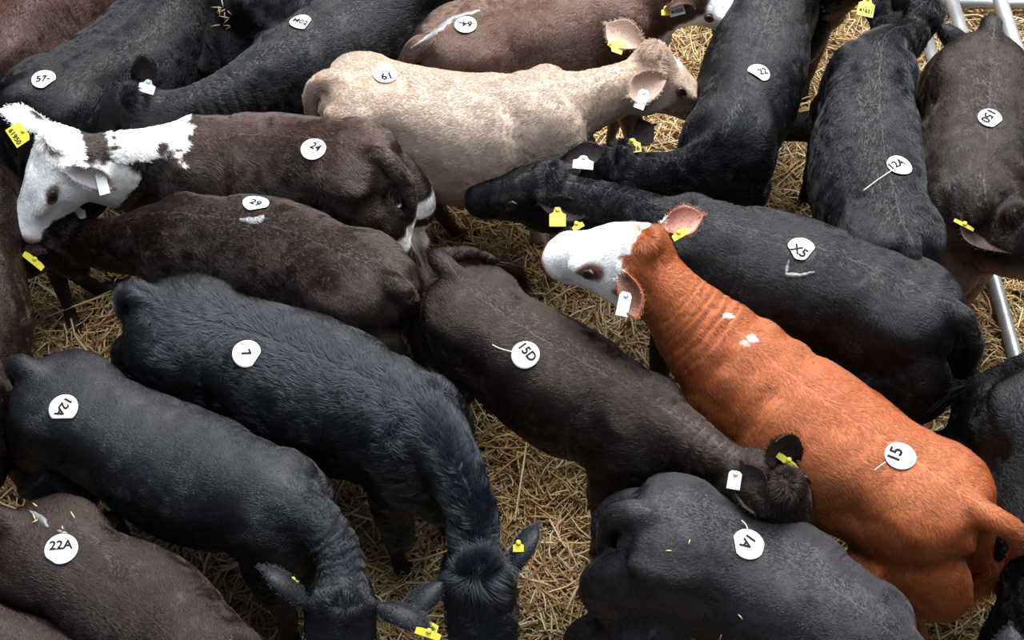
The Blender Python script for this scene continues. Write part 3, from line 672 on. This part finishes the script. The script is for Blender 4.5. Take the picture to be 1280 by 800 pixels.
go('J', 'sleek black calf with wrinkled neck turned down, just above the calf numbered 22A', [(24, 456), (80, 482), (200, 546), (342, 602), (412, 664), (428, 748)], (420, 900), wrinkle=2.2, deep=.86, wide=.90, coat= plain(np.array([.007, .008, .011]), .1, BRBLK, .15), seed=10, fur=.9, furlen=.010, zs=(1.03, 1.05, 1.03, 1.05, .98, .92),
   ears=[(548, 790), (322, 708)], stickers=[st(80, 511, '12A', -118, .042, cut=[(-90, .72)], tsize=.34, label='sticker numbered 12A')], tags=[tg(366, 727, YEL, 'yellow ear tag', w=.03, h=.015), tg(535, 792, YEL, 'yellow ear tag', rot=-18, w=.07, h=.02, shape='bar')])
go('K', 'dark brown calf numbered 22A in the bottom left corner', [(-4, 646), (55, 678), (152, 740), (248, 828), (280, 910), (290, 985)], (290, 1080), DB, wide=.95, seed=11, bits=[(60, 650, 12, 5)], stickers=[st(77, 687, '22A', 8, .0425, cut=[(240, .93)], tsize=.44, toff=(0, .25), line=True, label='sticker numbered 22A')],
   glue=[([(38, 640), (52, 648), (60, 660)], 6), ([(72, 664), (84, 668)], 4)])
go('L', 'dark brown calf mostly out of view at the bottom left corner', [(-185, 745), (-100, 780), (10, 845), (110, 930), (160, 1000), (200, 1060)], (230, 1130), DB, seed=12, fur=.6)
go('M', 'dark brown calf cut off by the left edge of the picture', [(-65, 175), (-72, 240), (-80, 360), (-90, 480), (-100, 560), (-110, 620)], (-120, 680), DB, seed=13, fur=.6)
go('N', 'brown-black calf numbered 15D standing in the middle of the pen', [(556, 332), (600, 372), (694, 432), (812, 500), (905, 560), (970, 604)], (1008, 690), plain(DKBR*.6, .7, DKBR*1.1, .3), seed=14, deep=.86, wide=.90, zs=(1.02, 1.04, 1.02, 1.02, 1.04, 1.08),
   earw=.105, ears=[(968, 554, (-.1, -.6, .8), .15, 'high'), (926, 577, (-.5, -.3, .5), .14, 'high')], stickers=[st(657, 444, '15D', -52, .0425, tsize=.46, toff=(0, .25), small='3', tail=[(616, 432), (626, 437), (641, 441)], label='sticker numbered 15D')],
   tail=[(548, 322, 1.0), (590, 318, .9), (620, 330, .75), (640, 342, .66)], tags=[tg(984, 577, YEL, 'yellow ear tag', rot=-38, w=.065, h=.018, shape='bar'), tg(918, 600, WHT, 'white ear tag', rot=-10, w=.036, h=.05, shape='bar')])
go('O', 'orange-red calf with a white face, head raised over its neighbour', [(1238, 648), (1165, 590), (1040, 508), (935, 425), (865, 365), (808, 312)], (690, 312), coat_red, seed=15, sc=1.03, hz=1.12, deep=.86, neckw=1.32, zs=(1.04, 1.06, 1.04, 1.08, 1.16, 1.24), nose_mode='low',
   ears=[(796, 396, (-.5, -.7, .4)), (880, 268, (-.4, -.6, .6))], stickers=[st(1125, 571, '15', 62, .0425, tsize=.44, toff=(0, .35), tail=[(1092, 590), (1100, 584), (1106, 580)], label='sticker numbered 15')],
   tags=[tg(780, 380, WHT, 'white ear tag', rot=-12, w=.036, h=.07, shape='bar'), tg(850, 293, YEL, 'yellow ear tag', rot=30, w=.05, h=.02, shape='bar')], tail=[(1266, 664, 1.02), (1272, 690, .9), (1240, 720, .75), (1215, 730, .62)])
go('P', 'black calf lowering its muzzle to the tan calf, numbered X5', [(1206, 398), (1132, 352), (1000, 302), (852, 266), (768, 238), (692, 226)], (588, 244), B_, seed=16, zs=(1.03, 1.05, 1.03, 1.05, .98, .92),
   ears=[(734, 272, (-.3, -.6, .5)), (758, 184, (-.3, -.8, .6))], stickers=[st(1001, 312, 'X5', -42, .042, cut=[(200, .8), (-40, .8)], tsize=.40, toff=(0, -.25), label='sticker numbered X5')],
   tags=[tg(729, 203, WHT, 'white ear tag', rot=-5, w=.07, h=.045), tg(697, 271, YEL, 'yellow ear tag', w=.055, h=.065), tg(722, 282, YEL, 'small yellow ear tag', rot=30, w=.04, h=.025)],
   glue=[([(986, 325), (982, 343), (1000, 345), (1018, 340)], 4)], tail=[(1218, 425, .95), (1215, 450, .8), (1205, 470, .65)])
go('Q', 'black calf numbered 22 coming from the top edge with its head down', [(990, -110), (978, -45), (953, 40), (918, 138), (858, 190), (782, 198)], (700, 225), plain(BLACK*1.1, .1, BRBLK), seed=17, wide=.93, zs=(1.04, 1.06, 1.03, 1.05, .93, .84),
   earw=.095, ears=[(812, 228), (818, 156, (-.2, -.7, .6))], stickers=[st(948, 92, '22', 24, .040, cut=[(230, .62)], tsize=.36, toff=(.35, 0), label='sticker numbered 22')], tags=[tg(791, 182, YEL, 'yellow ear tag', text='1576', rot=8, w=.055, h=.05)])
go('R', 'black calf numbered 12A with its rump towards the calf numbered X5', [(1140, 312), (1124, 262), (1102, 160), (1104, 52), (1135, 30), (1158, 20)], (1090, -18), B_, seed=18, wide=.92, zs=(1.03, 1.05, 1.03, 1.05, 1.0, .95),
   feet={'fore+': (940, 240)}, stickers=[st(1124, 208, '12A', 30, .042, tsize=.42, toff=(-.15, .2), tail=[(1113, 216), (1098, 226), (1078, 241)], label='sticker numbered 12A')])
go('S', 'brown-black calf numbered 150 beside the right gate', [(1240, 30), (1240, 78), (1235, 160), (1230, 228), (1240, 262), (1262, 276)], (1355, 350), coat_brown_throat, hz=1.15, seed=19, zs=(1.03, 1.05, 1.03, 1.05, 1.0, .98),
   earw=.115, ears=['none', (1186, 258, (.1, -.5, .85), .19, 'level')], stickers=[st(1237, 149, '150', -128, .040, cut=[(-50, .82)], tsize=.42, toff=(0, -.2), label='sticker numbered 150')], tags=[tg(1205, 281, YEL, 'yellow ear tag', rot=-28, w=.07, h=.012, shape='bar')])
go('T', 'black calf cut off by the lower right edge, behind the orange calf', [(1302, 448), (1328, 505), (1358, 612), (1380, 730), (1380, 800), (1390, 860)], (1400, 930), plain(BLACK*.8), seed=20, fur=.7, tail=[(1280, 452, 1.0), (1240, 470, .9), (1200, 486, .82), (1170, 490, .78)])
go('U', 'grey-black calf numbered 1A at the bottom edge', [(786, 640), (856, 650), (968, 692), (1095, 775), (1180, 850), (1250, 900)], (1320, 960), plain(np.array([.020, .018, .022]), .3, BRBLK), seed=21, bits=[(880, 690, 60, 4)], furlen=.010, fur=1.1,
   stickers=[st(935, 681, '1A', -128, .043, cut=[(185, .85), (-20, .95)], tsize=.36, toff=(0, -.1), tail=[(934, 664), (931, 657), (926, 652)], label='sticker numbered 1A')])
go('V', 'dark calf with a yellow ear tag at the top edge between two black calves', [(1020, -330), (1018, -270), (1020, -200), (1030, -110), (1045, -60), (1064, -25)], (1036, 30), DB, seed=22, fur=.6,
   ears=[(1092, 6), 'none'], tags=[tg(1083, 8, YEL, 'yellow ear tag', text='41651', rot=-12, w=.06, h=.075)])
#CALVES_END
